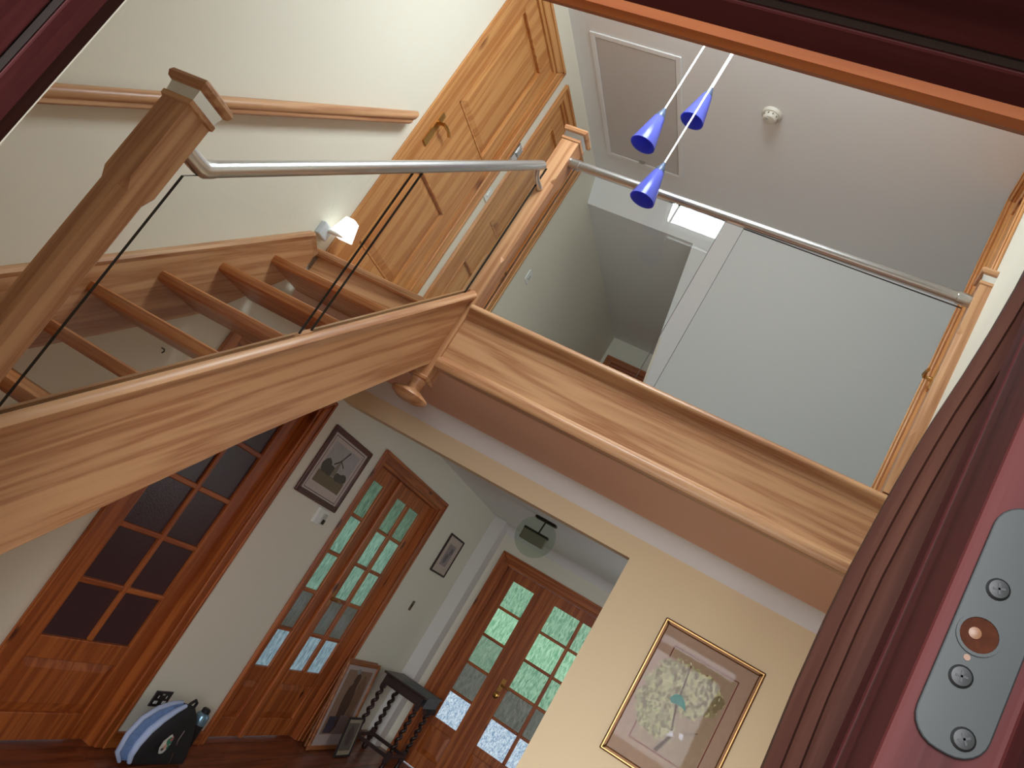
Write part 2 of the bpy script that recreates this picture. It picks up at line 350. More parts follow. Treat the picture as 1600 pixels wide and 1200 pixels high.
# ------------------------------------------------------------------ doors
def handle(T, u, v, n, direction, parent, mat=brass, plate=True):
    m_ = MB(T)
    if plate: m_.box(u - .02, u + .02, v - .06, v + .06, n, n + .006)
    m_.lathe((u, v, n + .004), (0, 0, 1), [(0.013, 0), (0.013, .012), (0.009, .02), (0.009, .045)], 12)
    m_.tube([(u, v, n + .042), (u + direction * .02, v, n + .048), (u + direction * .055, v + .005, n + .046), (u + direction * .09, v - .003, n + .042)], [.009, .01, .008, .009], 10)
    return build(m_, 'door_handle', mat, parent, smooth=35)
def casing(T, u0, u1, v0, v1, cw, wk, root, ax, recess=0.05, lining=True):
    a, b, t = u0 + cw, u1 - cw, v1 - cw
    for poly, axw in (([(u0, v0), (a, v0), (a, t), (u0, v1)], 'Z'), ([(u1, v0), (u1, v1), (b, t), (b, v0)], 'Z'), ([(u0, v1), (a, t), (b, t), (u1, v1)], ax)):
        m_ = MB(T); n_ = len(poly)
        cx = sum(p[0] for p in poly) / n_; cy = sum(p[1] for p in poly) / n_
        m_.loft([[(p[0], p[1], 0.0) for p in poly], [(p[0], p[1], 0.016) for p in poly]])
        build(m_, 'casing', wood(wk, axw), root, bevel=0.007)
    # raised back band on the casing
    for poly, axw in (([(u0, v0), (u0 + .022, v0), (u0 + .022, v1 - .022), (u0, v1)], 'Z'), ([(u1, v0), (u1, v1), (u1 - .022, v1 - .022), (u1 - .022, v0)], 'Z'), ([(u0, v1), (u0 + .022, v1 - .022), (u1 - .022, v1 - .022), (u1, v1)], ax)):
        m_ = MB(T); m_.loft([[(p[0], p[1], 0.0155) for p in poly], [(p[0], p[1], 0.024) for p in poly]])
        build(m_, 'casing_band', wood(wk, axw), root, bevel=0.004)
    if lining:
        m_ = MB(T)
        m_.box(a - .006, a + .022, v0, t + .006, -0.15, 0.001); m_.box(b - .022, b + .006, v0, t + .006, -0.15, 0.001)
        build(m_, 'door_lining', wood(wk, 'Z'), root)
        if v0 == 0:
            m_ = MB(T); m_.box(a - .005, b + .005, -.012, .002, -.15, .003); build(m_, 'threshold', wood('floor', ax), root)
        m_ = MB(T); m_.box(a + .022, b - .022, t - .022, t + .006, -0.15, 0.001)
        build(m_, 'door_lining', wood(wk, ax), root)
    return a + .024, b - .024, t - .024
def glazed_leaf(T, u0, u1, v0, v1, cols, pv0, pv1, rows, wk, root, ax, pane_mats, n=-0.05, bar=0.028, prail=(0.145, 0.40)):
    """stiles, rails and bars as one leaf; panes, bars and panels are its pieces. cols = list of (u0,u1) pane columns"""
    th = 0.04; m_ = MB(T)
    s0, s1 = cols[0][0], cols[-1][1]
    m_.box(u0, s0, v0, v1, n - th, n); m_.box(s1, u1, v0, v1, n - th, n)
    m_.box(s0, s1, v0, prail[0], n - th, n); m_.box(s0, s1, prail[1], pv0, n - th, n); m_.box(s0, s1, pv1, v1, n - th, n)
    leaf = build(m_, 'door_leaf', wood(wk, 'Z'), root, bevel=0.004)
    for k in range(len(cols) - 1):
        b_ = MB(T); b_.box(cols[k][1], cols[k + 1][0], pv0, pv1, n - th + .004, n - .002); build(b_, 'glazing_bar', wood(wk, 'Z'), leaf, bevel=0.006)
    ph = (pv1 - pv0 - bar * (rows - 1)) / rows
    for r in range(1, rows):
        z = pv0 + r * ph + (r - 1) * bar
        for c0, c1 in cols:
            b_ = MB(T); b_.box(c0, c1, z, z + bar, n - th + .004, n - .002); build(b_, 'glazing_bar', wood(wk, ax), leaf, bevel=0.006)
    for r in range(rows):
        z = pv0 + r * (ph + bar)
        for c0, c1 in cols:
            b_ = MB(T); b_.box(c0 - .004, c1 + .004, z - .004, z + ph + .004, n - .024, n - .018)
            build(b_, 'glass_pane', pane_mats[r], leaf)
    # raised panel below
    a, b, c, d = s0, s1, prail[0], prail[1]
    p_ = MB(T); k = 0.045
    p_.loft([[(a - .004, c - .004, n - .03), (b + .004, c - .004, n - .03), (b + .004, d + .004, n - .03), (a - .004, d + .004, n - .03)],
             [(a, c, n - .018), (b, c, n - .018), (b, d, n - .018), (a, d, n - .018)],
             [(a + k, c + k, n - .006), (b - k, c + k, n - .006), (b - k, d - k, n - .006), (a + k, d - k, n - .006)]])
    build(p_, 'raised_panel', wood(wk, 'Z'), leaf)
    return leaf
def panel_leaf(T, u0, u1, v0, v1, panels, wk, root, n=-0.012):
    th = 0.04; leafb = MB(T); st = 0.10
    us = [u0, u0 + st, u1 - st, u1]
    leafb.box(us[0], us[1], v0, v1, n - th, n); leafb.box(us[2], us[3], v0, v1, n - th, n)
    zs = [v0] + [z for p in panels for z in p] + [v1]
    for i in range(0, len(zs), 2): leafb.box(us[1], us[2], zs[i], zs[i + 1], n - th, n)
    leaf = build(leafb, 'door_leaf', wood(wk, 'Z'), root, bevel=0.003)
    for c, d in panels:
        a, b = us[1], us[2]; k = 0.06; p_ = MB(T)
        p_.loft([[(a - .004, c - .004, n - .035), (b + .004, c - .004, n - .035), (b + .004, d + .004, n - .035), (a - .004, d + .004, n - .035)],
                 [(a, c, n - .022), (b, c, n - .022), (b, d, n - .022), (a, d, n - .022)],
                 [(a + k, c + k, n - .004), (b - k, c + k, n - .004), (b - k, d - k, n - .004), (a + k, d - k, n - .004)]])
        build(p_, 'raised_panel', wood(wk, 'Z'), leaf)
        for e in ((a, a + .012, c, d), (b - .012, b, c, d), (a, b, c, c + .012), (a, b, d - .012, d)):
            q_ = MB(T); q_.box(e[0], e[1], e[2], e[3], n - .03, n + .004); build(q_, 'panel_moulding', wood(wk, 'Z'), leaf, bevel=0.003)
    return leaf
darkpane = plain('dark_obscured_glass', rgb(70, 46, 50), 0.28, bump=0.25, bscale=120)  # the unlit room behind is put into the pane colour
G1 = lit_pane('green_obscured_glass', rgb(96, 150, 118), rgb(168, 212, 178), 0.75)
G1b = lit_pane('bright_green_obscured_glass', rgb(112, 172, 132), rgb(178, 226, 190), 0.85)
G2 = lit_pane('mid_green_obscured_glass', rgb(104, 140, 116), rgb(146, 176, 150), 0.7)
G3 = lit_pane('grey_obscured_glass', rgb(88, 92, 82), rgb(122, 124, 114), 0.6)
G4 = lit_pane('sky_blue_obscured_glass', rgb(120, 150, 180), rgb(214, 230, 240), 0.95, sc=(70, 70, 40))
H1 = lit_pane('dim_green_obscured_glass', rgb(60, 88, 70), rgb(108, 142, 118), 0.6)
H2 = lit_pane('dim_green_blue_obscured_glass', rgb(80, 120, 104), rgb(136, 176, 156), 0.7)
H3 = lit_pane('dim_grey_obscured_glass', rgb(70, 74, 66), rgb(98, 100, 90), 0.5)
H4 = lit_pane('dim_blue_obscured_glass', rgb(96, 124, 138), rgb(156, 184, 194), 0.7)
# dark-paned door under the stairs
d = thing('door_1', (XL, 3.43, 0), 'orange-brown door with dark obscured panes below the stair string', 'door', kind='structure')
a, b, t = casing(TL, 2.893, 3.96, 0, 2.10, 0.075, 'redpine', d, 'Y')
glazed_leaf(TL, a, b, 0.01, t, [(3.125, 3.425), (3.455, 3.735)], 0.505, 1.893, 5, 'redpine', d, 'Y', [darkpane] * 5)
# door and a half in the left wall
d = thing('door_2', (XL, 5.5, 0), 'glazed door with narrow side leaf between two pictures on left wall', 'door', kind='structure')
a, b, t = casing(TL, 4.80, 6.255, 0, 2.10, 0.075, 'redpine', d, 'Y')
pm5 = [H4, H3, H3, H2, H1]
glazed_leaf(TL, a, 5.365, 0.01, t, [(4.985, 5.205)], 0.505, 1.893, 5, 'redpine', d, 'Y', [H4, H3, H2, H2, H1])
lf = glazed_leaf(TL, 5.37, b, 0.01, t, [(5.49, 5.715), (5.775, 6.01)], 0.505, 1.893, 5, 'redpine', d, 'Y', [H4, H3, H2, H2, H1])
m_ = MB(TL); m_.box(5.345, 5.392, 0.01, t, -0.052, -0.028); build(m_, 'meeting_bead', wood('redpine', 'Z'), lf, bevel=0.006)
handle(TL, 5.43, 1.06, -0.05, 1, lf)
# far double door
d = thing('door_3', (-1.5, YF, 0), 'far double door with bright green obscured panes beyond the opening', 'door', kind='structure')
a, b, t = casing(TF, -2.252, -0.73, 0, 2.10, 0.085, 'redpine', d, 'X')
glazed_leaf(TF, a, -1.715, 0.01, t, [(-2.035, -1.80)], 0.475, 1.893, 5, 'redpine', d, 'X', [G4, G3, G2, G1b, G1])
lf = glazed_leaf(TF, -1.71, b, 0.01, t, [(-1.57, -1.293), (-1.258, -0.98)], 0.475, 1.893, 5, 'redpine', d, 'X', [G4, G3, G1, G1b, G1])
m_ = MB(TF); m_.box(-1.735, -1.69, 0.01, t, -0.052, -0.03); build(m_, 'meeting_bead', wood('redpine', 'Z'), lf, bevel=0.006)
handle(TF, -1.635, 1.03, -0.05, 1, lf)
m_ = MB(TF); m_.lathe((-1.64, 0.93, -0.05), (0, 0, 1), [(0.03, 0), (0.03, .006), (0.02, .012), (0.012, .014)], 18); build(m_, 'door_lock', brass, lf, smooth=35)
# upstairs pine doors
d = thing('door_4', (XL, 3.56, ZL), 'pine panel door at the head of the stairs', 'door', kind='structure')
a, b, t = casing(TL, 3.10, 4.0, ZL, 4.70, 0.075, 'pine', d, 'Y')
lf = panel_leaf(TL, a, b, ZL + .01, t, [(2.80, 3.36), (3.78, 4.49)], 'pine', d)
handle(TL, a + .055, 3.585, -0.012, 1, lf)
m_ = MB(TL); m_.box(a + .03, a + .08, 3.44, 3.53, -0.012, -0.004); build(m_, 'lock_plate', brass, lf, bevel=0.003)
d = thing('door_5', (XL, 4.53, ZL), 'second pine panel door behind the landing newel post', 'door', kind='structure')
a, b, t = casing(TL, 4.10, 4.965, ZL, 4.70, 0.07, 'pine', d, 'Y')
lf = panel_leaf(TL, a, b, ZL + .01, t, [(2.80, 3.36), (3.66, 4.49)], 'pine', d)
handle(TL, b - .05, 3.585, -0.012, -1, lf)
d = thing('door_6', (XR, 3.6, ZL), 'pine door in the right wall at the end of the landing', 'door', kind='structure')
a, b, t = casing(TR, 3.15, 4.07, ZL, 4.85, 0.075, 'pine', d, 'Y')
lf = panel_leaf(TR, a, b, ZL + .01, t, [(2.80, 3.36), (3.78, 4.6)], 'pine', d)
handle(TR, b - .05, 3.60, -0.012, -1, lf)
d = thing('door_7', (-1.99, YE, ZL), 'dark wooden door at the end of the upstairs passage', 'door', kind='structure')
a, b, t = casing(TE, -2.42, -1.56, ZL, 4.46, 0.07, 'redpine', d, 'X')
panel_leaf(TE, a, b, ZL + .01, t, [(2.80, 3.36), (3.66, 4.25)], 'redpine', d)

# entrance frame around the camera
d = thing('door_8', (-0.32, 0.465, 0), 'dark red hardwood entrance frame in the near foreground', 'door frame', kind='structure')
Y0, YG1, YG0, YN = 0.465, 0.42, 0.411, 0.34
xl, xr, zh = -0.710, 0.0595, CAMZ + 0.420
def jamb(name, sx, x, zt):
    m_ = MB(); s = sx
    prof = [(x, Y0 - .02), (x, YG1), (x + s * .008, YG1 - .001), (x + s * .008, YG0 + .001), (x, YG0), (x, YN), (x + s * .036, YN), (x + s * .036, YN - .055), (x + s * .075, YN - .055), (x + s * .075, Y0), (x + s * .012, Y0)]
    m_.prism(prof, 'Z', 0, zt); return build(m_, name, wood('mahogany', 'Z'), d, bevel=0.002)
jamb('left_jamb', -1, xl, zh + .07); rj = jamb('right_jamb', 1, xr, zh + .07)
m_ = MB(); z = zh
prof = [(Y0 - .018, z), (YG1, z), (YG1 - .001, z + .008), (YG0 + .001, z + .008), (YG0, z), (YN, z), (YN, z + .036), (YN - .055, z + .036), (YN - .055, z + .075), (Y0, z + .075), (Y0, z + .012), (Y0 - .004, z + .002)]
m_.prism(prof, 'X', xl, xr); build(m_, 'frame_head', wood('mahogany', 'X'), d, bevel=0.002)
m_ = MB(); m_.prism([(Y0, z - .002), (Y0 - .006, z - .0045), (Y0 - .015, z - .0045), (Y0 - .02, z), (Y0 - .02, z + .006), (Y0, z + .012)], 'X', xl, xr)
build(m_, 'head_bead', wood('lit_mahogany', 'X'), d)
for s, x in ((-1, xl), (1, xr)):
    m_ = MB(); m_.box(min(x + s * .001, x + s * .007), max(x + s * .001, x + s * .007), YG0 + .0015, YG1 - .0015, 0, zh); build(m_, 'draught_seal', rubber, d)
m_ = MB(); m_.box(xl, xr, YG0 + .0015, YG1 - .0015, zh + .001, zh + .007); build(m_, 'draught_seal', rubber, d)
# bowed moulding inside the right jamb
bow = [(-1.6, .10), (-.35, .095), (0.0, .0815), (.1, .077), (.18, .0757), (.25, .0765), (.32, .080), (.37, .083), (.42, .0868), (.47, .0915), (.546, .101), (.618, .1085), (.69, .114), (.86, .121)]
yb = 0.50; offs = [0.0, .0065, .008, .0145, .016, .026]; deps = [0.485, .476, .480, .473, .477, .468]
m_ = MB(); rings = []
for zr, xr_ in bow:
    x = xr_ * 0.485; zz = CAMZ + zr * 0.485
    rings.append([(x, yb, zz)] + [(x + o_, y_, zz) for o_, y_ in zip(offs, deps)] + [(x + .05, .468, zz), (x + .05, yb, zz)])
m_.loft(rings); build(m_, 'inner_moulding', wood('moulding', 'Z'), d, smooth=25)
# keep plate on the near face of the right jamb
px0, px1 = 0.19 * YN, 0.265 * YN; pz0, pz1 = CAMZ + .112 * YN, CAMZ + .40 * YN
def rrect(x0, x1, z0, z1, r, n=6):
    pts = []
    for cx, cz, a0 in ((x1 - r, z1 - r, 0), (x0 + r, z1 - r, 90), (x0 + r, z0 + r, 180), (x1 - r, z0 + r, 270)):
        for i in range(n + 1):
            a = math.radians(a0 + 90 * i / n); pts.append((cx + r * math.cos(a), cz + r * math.sin(a)))
    return pts
m_ = MB(); m_.prism(rrect(px0, px1, pz0, pz1, 0.011), 'Y', YN - .0022, YN)
kp = tag(build(m_, 'keep_plate', platemetal, d, bevel=0.0006), 'worn steel lock keep plate')
for ux, uz in ((.2181, .298), (.217, .1923), (.2406, .1345)):
    m_ = MB(); c = (ux * YN, YN - .0022, CAMZ + uz * YN)
    m_.lathe(c, (0, -1, 0), [(.0042, 0), (.0042, .0004), (.0034, .0012), (.0012, .0014)], 20); sc_ = build(m_, 'screw', screwmetal, kp, smooth=35)
    m_ = MB()
    a = random.random()
    for k in (0, 1):
        dx, dz = math.cos(a + k * math.pi / 2), math.sin(a + k * math.pi / 2)
        p0 = Vector((c[0], c[1] - .0012, c[2])); u_ = Vector((dx, 0, dz)); v_ = Vector((-dz, 0, dx))
        m_.loft([[p0 + u_ * .0021 + v_ * .0004, p0 + u_ * .0021 - v_ * .0004, p0 - u_ * .0021 - v_ * .0004, p0 - u_ * .0021 + v_ * .0004],
                 [q + Vector((0, -.0004, 0)) for q in (p0 + u_ * .0021 + v_ * .0004, p0 + u_ * .0021 - v_ * .0004, p0 - u_ * .0021 - v_ * .0004, p0 - u_ * .0021 + v_ * .0004)]])
    build(m_, 'screw_slot', black, kp)
m_ = MB(); c = Vector((.2179 * YN, YN - .0022, CAMZ + .2417 * YN))
m_.loft([[c + Vector((math.cos(i * math.pi / 12) * r, -h, math.sin(i * math.pi / 12) * r)) for i in range(24)] for r, h in ((.0078, 0), (.0078, .0008), (.0066, .0008), (.0066, .0002))], caps=False)
build(m_, 'bolt_hole_rim', platemetal, kp, smooth=35)
m_ = MB(); m_.lathe(c, (0, -1, 0), [(.0066, 0), (.0066, .0003)], 24); bh = build(m_, 'bolt_hole', plain('raw_wood_hole', rgb(62, 28, 12), 0.8, var=0.7, bscale=300, spec=.1), kp)
m_ = MB(); m_.lathe(c + Vector((-.0015, 0, .0)), (0, -1, 0), [(.0022, 0), (.0022, .0008), (.001, .0012)], 16); build(m_, 'bolt_pin', plain('dull_brass', rgb(96, 62, 38), .5), kp, smooth=35)
m_ = MB(); m_.lathe((.2155 * YN, YN - .0022, CAMZ + .214 * YN), (0, -1, 0), [(.0012, 0), (.0012, .0003)], 12); build(m_, 'pin_hole', MATS['dull_brass'], kp)

# ------------------------------------------------------------------ staircase
XS = -1.625; RISE, GO = 0.191, 0.226
st = thing('staircase', (XS, 1.33, 0), 'open-tread oak staircase climbing along the left wall to the landing', 'staircase')
def top(y): return 1.383 + 0.838 * (y - 1.437)      # top line of the outer capping
noses = [(2.80 - GO * k, 2.405 - RISE * k) for k in range(7)]
for y, z in noses:
    m_ = MB()
    q = [(y + .26, z), (y + .006, z), (y - .004, z - .006), (y - .006, z - .018), (y - .004, z - .036), (y + .006, z - .043), (y + .26, z - .043)]
    m_.prism(q, 'X', XL + .034, XS - .02); build(m_, 'tread', wood('treadoak', 'X'), st)
# quarter landing at the foot of the flight
zq = noses[-1][1] - RISE
m_ = MB(); m_.box(XL + .002, XS, YW + .003, noses[-1][0] + .05, zq - .04, zq); build(m_, 'quarter_landing', wood('treadoak', 'X'), st, bevel=0.004)
m_ = MB(); m_.box(XS - .02, XS + .0, YW + .003, 1.29, 0, zq - .04); build(m_, 'under_panel', wood('oak', 'Z'), st)
# top riser and landing nosing
m_ = MB(); m_.box(XL + .034, XS - .046, 3.045, 3.065, 2.395, ZL - .03); build(m_, 'riser', wood('oak', 'X'), st)
m_ = MB(); m_.prism([(3.085, ZL), (3.03, ZL), (3.021, ZL - .006), (3.019, ZL - .018), (3.021, ZL - .03), (3.03, ZL - .036), (3.085, ZL - .036)], 'X', XL + .002, XS - .046)
build(m_, 'landing_nosing', wood('oak', 'X'), st)
# outer string with capping
bot = [(1.374, 0.77), (1.693, 1.084), (2.286, 1.666), (2.969, 2.277), (3.03, 2.325)]
m_ = MB(); m_.prism([(1.374, top(1.374) - .045)] + [(3.03, top(3.03) - .045)] + bot[::-1], 'X', XS - .02, XS + .022)
so = build(m_, 'outer_string', wood('oak', 'P'), st, bevel=0.003)
prof = [(-.036, -.045), (-.036, -.02), (-.03, -.008), (-.018, 0), (-.008, .002), (-.0075, -.01), (.0075, -.01), (.008, .002), (.018, 0), (.03, -.008), (.037, -.02), (.034, -.034), (.026, -.05), (.023, -.062), (-.021, -.062)]
m_ = MB(); m_.loft([[(XS + a, y, top(y) + b) for a, b in prof] for y in (1.374, 3.03)]); build(m_, 'base_rail', wood('oak', 'P'), st, smooth=50)
for y in (2.205,):
    m_ = MB(); m_.loft([[(XS + a, yy, top(yy) + b) for a, b in ((-.009, -.012), (.009, -.012), (.009, .007), (-.009, .007))] for yy in (2.185, 2.235)]); build(m_, 'groove_filler', wood('oak', 'P'), st)
# wall string
def wtop(y): return 1.674 + 0.846 * (y - 1.835)
m_ = MB(); m_.prism([(0.95, wtop(.95)), (2.93, wtop(2.93)), (3.018, wtop(2.93) - .03), (3.018, 2.44), (2.663, 2.002), (2.289, 1.683), (0.95, 0.56)], 'X', XL + .001, XL + .034)
ws = build(m_, 'wall_string', wood('oak', 'P'), st, bevel=0.002)
m_ = MB(); m_.loft([[(XL + .001, y, wtop(y) + .02), (XL + .03, y, wtop(y) + .02), (XL + .042, y, wtop(y) + .008), (XL + .038, y, wtop(y) - .006), (XL + .034, y, wtop(y) - .018), (XL + .001, y, wtop(y) - .018)] for y in (.95, 2.93)])
build(m_, 'string_moulding', wood('oak', 'P'), st, bevel=0.002)
m_ = MB(); m_.loft([[(XL + .001, y, z + .02), (XL + .03, y, z + .02), (XL + .042, y, z + .008), (XL + .038, y, z - .006), (XL + .034, y, z - .018), (XL + .001, y, z - .018)] for y, z in ((2.93, wtop(2.93)), (3.018, wtop(2.93) - .05))])
build(m_, 'string_moulding', wood('oak', 'P'), st, bevel=0.002)
def newel(cy, zb, zt, zch1, zch0, pend=False, cx=XS):
    h = 0.045; m_ = MB()
    m_.sq(cx, cy, [(zb, h, 0), (zch0 - .03, h, 0), (zch0, h, .018), (zch1, h, .018), (zch1 + .03, h, 0), (zt, h, 0)])
    nw = build(m_, 'newel_post', wood('oak', 'Z'), st, bevel=0.002)
    cap(cx, cy, zt, nw, st)
    return nw
def cap(cx, cy, zt, nw, root, half=False):
    x0 = cx
    def sqb(lv, nm, mt, bev=0.0):
        m_ = MB()
        if half:
            rings = [[(XR, cy - h, z), (XR, cy + h, z), (XR - h, cy + h, z), (XR - h, cy - h, z)] for z, h in lv]; m_.loft(rings)
        else: m_.sq(cx, cy, [(z, h, 0) for z, h in lv])
        return build(m_, nm, mt, nw, bevel=bev)
    sqb([(zt, .045), (zt + .004, .050), (zt + .016, .050), (zt + .018, .047)], 'neck_moulding', wood('oak', 'X'))
    sqb([(zt + .018, .046), (zt + .046, .049)], 'metal_band', chrome)
    sqb([(zt + .046, .052), (zt + .050, .058), (zt + .062, .062), (zt + .072, .058), (zt + .086, .03), (zt + .09, .005)], 'newel_cap', wood('oak', 'X'), 0.003)
newel(1.33, 0.0, 2.205, 1.96, 1.05)
n2 = newel(3.075, 2.275, 3.60, 3.36, 2.92)
m_ = MB(); m_.sq(XS, 3.075, [(2.275, .045, 0), (2.268, .049, 0), (2.258, .049, 0), (2.255, .045, 0)]); build(m_, 'neck_moulding', wood('oak', 'X'), n2)
m_ = MB(); m_.lathe((XS, 3.075, 2.256), (0, 0, -1), [(.036, 0), (.032, .03), (.034, .052), (.06, .062), (.084, .074), (.088, .082), (.082, .094), (.05, .108), (.01, .114)], 28)
build(m_, 'pendant_finial', wood('oak', 'X'), n2, smooth=40)
# glass and rail of the flight
def rtop(y): return 2.11 + 0.838 * (y - 1.43)
for y0, y1 in ((1.435, 2.188), (2.232, 2.985)):
    m_ = MB(); g0, g1 = XS - .005, XS + .005
    vs = [(g0, y0, top(y0) - .008), (g0, y1, top(y1) - .008), (g0, y1, rtop(y1) - .02), (g0, y0, rtop(y0) - .02)]
    vs += [(g1, y, z) for _, y, z in vs]
    m_.add(vs, [(0, 1, 2, 3), (4, 7, 6, 5)]); m_.cur = 1; m_.add(vs, [(0, 4, 5, 1), (1, 5, 6, 2), (2, 6, 7, 3), (3, 7, 4, 0)])
    build(m_, 'glass_panel', [clear, edgeglass], st)
m_ = MB(); m_.tube([(XS, 1.475, rtop(1.475)), (XS, 2.93, rtop(2.93))], .0225, 20); hr = build(m_, 'handrail', steel, st, smooth=40)
m_ = MB(); m_.tube([(XS, 1.374, rtop(1.47)), (XS, 1.455, rtop(1.47)), (XS, 1.475, rtop(1.475)), (XS, 1.495, rtop(1.495))], [.024, .024, .0245, .024], 18); build(m_, 'rail_elbow', steel, hr, smooth=40)
m_ = MB(); m_.lathe((XS, 2.93, rtop(2.93)), (0, .766, .643), [(.0225, -.002), (.0225, .002), (.018, .010), (.008, .014)], 18); build(m_, 'rail_end', steel, hr, smooth=40)
m_ = MB(); m_.tube([(XS, 2.91, rtop(2.92) - .02), (XS, 2.93, rtop(2.92) - .04), (XS, 2.96, rtop(2.92) - .05), (XS, 3.03, rtop(2.92) - .05)], [.014, .014, .014, .017], 14); build(m_, 'rail_bracket', steel, hr, smooth=40)

# landing balustrade
lb = thing('landing_balustrade', (-0.66, 3.07, 2.33), 'oak and glass balustrade across the front of the landing', 'balustrade')
xa, xb = XS + .0455, XR
m_ = MB(); m_.box(xa, xb, 3.045, 3.088, 2.36, 2.625); build(m_, 'fascia_board', wood('oak', 'X'), lb)
m_ = MB(); m_.prism([(3.09, 2.59), (3.044, 2.59), (3.04, 2.598), (3.03, 2.618), (3.018, 2.626), (3.012, 2.634), (3.014, 2.648), (3.026, 2.658), (3.05, 2.662), (3.06, 2.664), (3.06, 2.655), (3.078, 2.655), (3.078, 2.664), (3.09, 2.664), (3.12, 2.655), (3.128, 2.64), (3.12, 2.625), (3.09, 2.62)], 'X', xa, xb)
build(m_, 'base_rail', wood('oak', 'X'), lb, smooth=50)
m_ = MB(); m_.prism([(3.092, 2.33), (3.03, 2.33), (3.024, 2.34), (3.024, 2.365), (3.03, 2.376), (3.04, 2.38), (3.045, 2.388), (3.092, 2.388)], 'X', xa, xb); build(m_, 'bottom_bead', wood('oak', 'X'), lb, smooth=50)
for a, b in ((-1.545, -0.79), (-0.705, 0.20)):
    m_ = MB(); yg0, yg1 = 3.064, 3.074; z0, z1 = 2.656, 3.50
    vs = [(a, yg0, z0), (b, yg0, z0), (b, yg0, z1), (a, yg0, z1), (a, yg1, z0), (b, yg1, z0), (b, yg1, z1), (a, yg1, z1)]
    m_.add(vs, [(0, 1, 2, 3), (4, 7, 6, 5)]); m_.cur = 1; m_.add(vs, [(0, 4, 5, 1), (1, 5, 6, 2), (2, 6, 7, 3), (3, 7, 4, 0)])
    build(m_, 'glass_panel', [clear, edgeglass], lb)
m_ = MB(); m_.tube([(xa, 3.069, 3.515), (XR - .045, 3.069, 3.540)], .0225, 20); hr = build(m_, 'handrail', steel, lb, smooth=40)
for x, s in ((xa, 1), (XR - .045, -1)):
    m_ = MB(); m_.lathe((x, 3.069, 3.515 if s > 0 else 3.54), (s, 0, 0), [(.026, 0), (.026, .05), (.0225, .052)], 20); build(m_, 'rail_collar', steel, hr, smooth=40)
m_ = MB(); h = .045
def half(z, c): return [(XR, 3.069 - h, z), (XR, 3.069 + h, z), (XR - h + c, 3.069 + h, z), (XR - h, 3.069 + h - c, z), (XR - h, 3.069 - h + c, z), (XR - h + c, 3.069 - h, z)]
m_.loft([half(2.664, .0006), half(2.90, .0006), half(2.93, .018), half(3.37, .018), half(3.40, .0006), half(3.60, .0006)])
hn = build(m_, 'half_newel', wood('oak', 'Z'), lb, bevel=0.002); cap(XR, 3.069, 3.60, hn, lb, half=True)

# wall handrail
wh = thing('wall_handrail', (XL, 2.0, 1.6), 'pale wooden handrail fixed to the wall above the stairs', 'handrail')
def wz(y): return 1.61 + 0.615 + 0.848 * (y - 1.6)
xo = XL + .045
prof = [(-.022, -.04), (-.022, .02), (-.016, .034), (-.004, .042), (.01, .04), (.022, .028), (.026, .012), (.022, -.004), (.014, -.012), (.016, -.03), (.008, -.04)]
m_ = MB(); m_.loft([[(xo + a, y, wz(y) + b) for a, b in prof] for y in (0.75, 2.99)]); build(m_, 'rail', wood('oak', 'P'), wh, smooth=45)
m_ = MB(); m_.loft([[(XL + .001, y, wz(y) - .035), (xo - .02, y, wz(y) - .035), (xo - .02, y, wz(y) + .02), (XL + .001, y, wz(y) + .02)] for y in (0.75, 2.98)]); build(m_, 'backing_strip', wood('oak', 'P'), wh)
exec_marker = None

# ------------------------------------------------------------------ small fittings
def plate(name, T, u, v, w_, h_, mat, label, cat, depth=.008, parts=()):
    root = thing(name, tuple(T @ Vector((u, v, 0))), label, cat)
    m_ = MB(T); m_.box(u - w_ / 2, u + w_ / 2, v - h_ / 2, v + h_ / 2, 0.0, depth); build(m_, 'faceplate', mat, root, bevel=0.002)
    for nm, du, dv, pw, ph_, d0, mt in parts:
        m_ = MB(T); m_.box(u + du - pw / 2, u + du + pw / 2, v + dv - ph_ / 2, v + dv + ph_ / 2, depth - .001, depth + d0); build(m_, nm, mt, root, bevel=0.001)
    return root
plate('wall_socket', TL, 4.17, 0.273, .148, .088, blackp, 'black double power socket above the skirting and black bag', 'socket', parts=[
    ('earth_hole', -.036, .012, .008, .016, .0006, whitep), ('earth_hole', .036, .012, .008, .016, .0006, whitep), ('switch_rocker', -.037, -.018, .03, .016, .003, whitep), ('switch_rocker', .037, -.018, .03, .016, .003, whitep), ('logo_mark', 0, .026, .02, .008, .0006, greyp)])
plate('thermostat', TL, 4.53, 1.51, .12, .10, whitep, 'cream heating thermostat below the windmill picture', 'thermostat', depth=.02, parts=[('dial_recess', .03, -.005, .045, .07, .008, greyp), ('dial_knob', .03, -.02, .02, .03, .018, darkmetal)])
plate('bell_switch', TL, 6.80, 1.24, .045, .088, plain('brown_plate', rgb(96, 74, 56), .5), 'narrow brown switch plate below the small picture', 'switch', parts=[('rocker', 0, 0, .014, .03, .004, darkmetal)])
plate('landing_thermostat', TL, 4.055, 4.055, .07, .12, chrome, 'silver wall control on strip between the upstairs doors', 'thermostat', depth=.018, parts=[('dial_ring', 0, .015, .045, .05, .01, steel)])
plate('light_switch', TL, 4.055, 3.72, .065, .086, whitep, 'white switch on strip between the two upstairs doors', 'switch', parts=[('rocker', 0, 0, .022, .036, .004, whitep)])
plate('light_switch', TL, 5.22, 3.80, .09, .09, whitep, 'white light switch on wall beyond the second upstairs door', 'switch', parts=[('rocker', 0, 0, .025, .036, .005, greyp)])
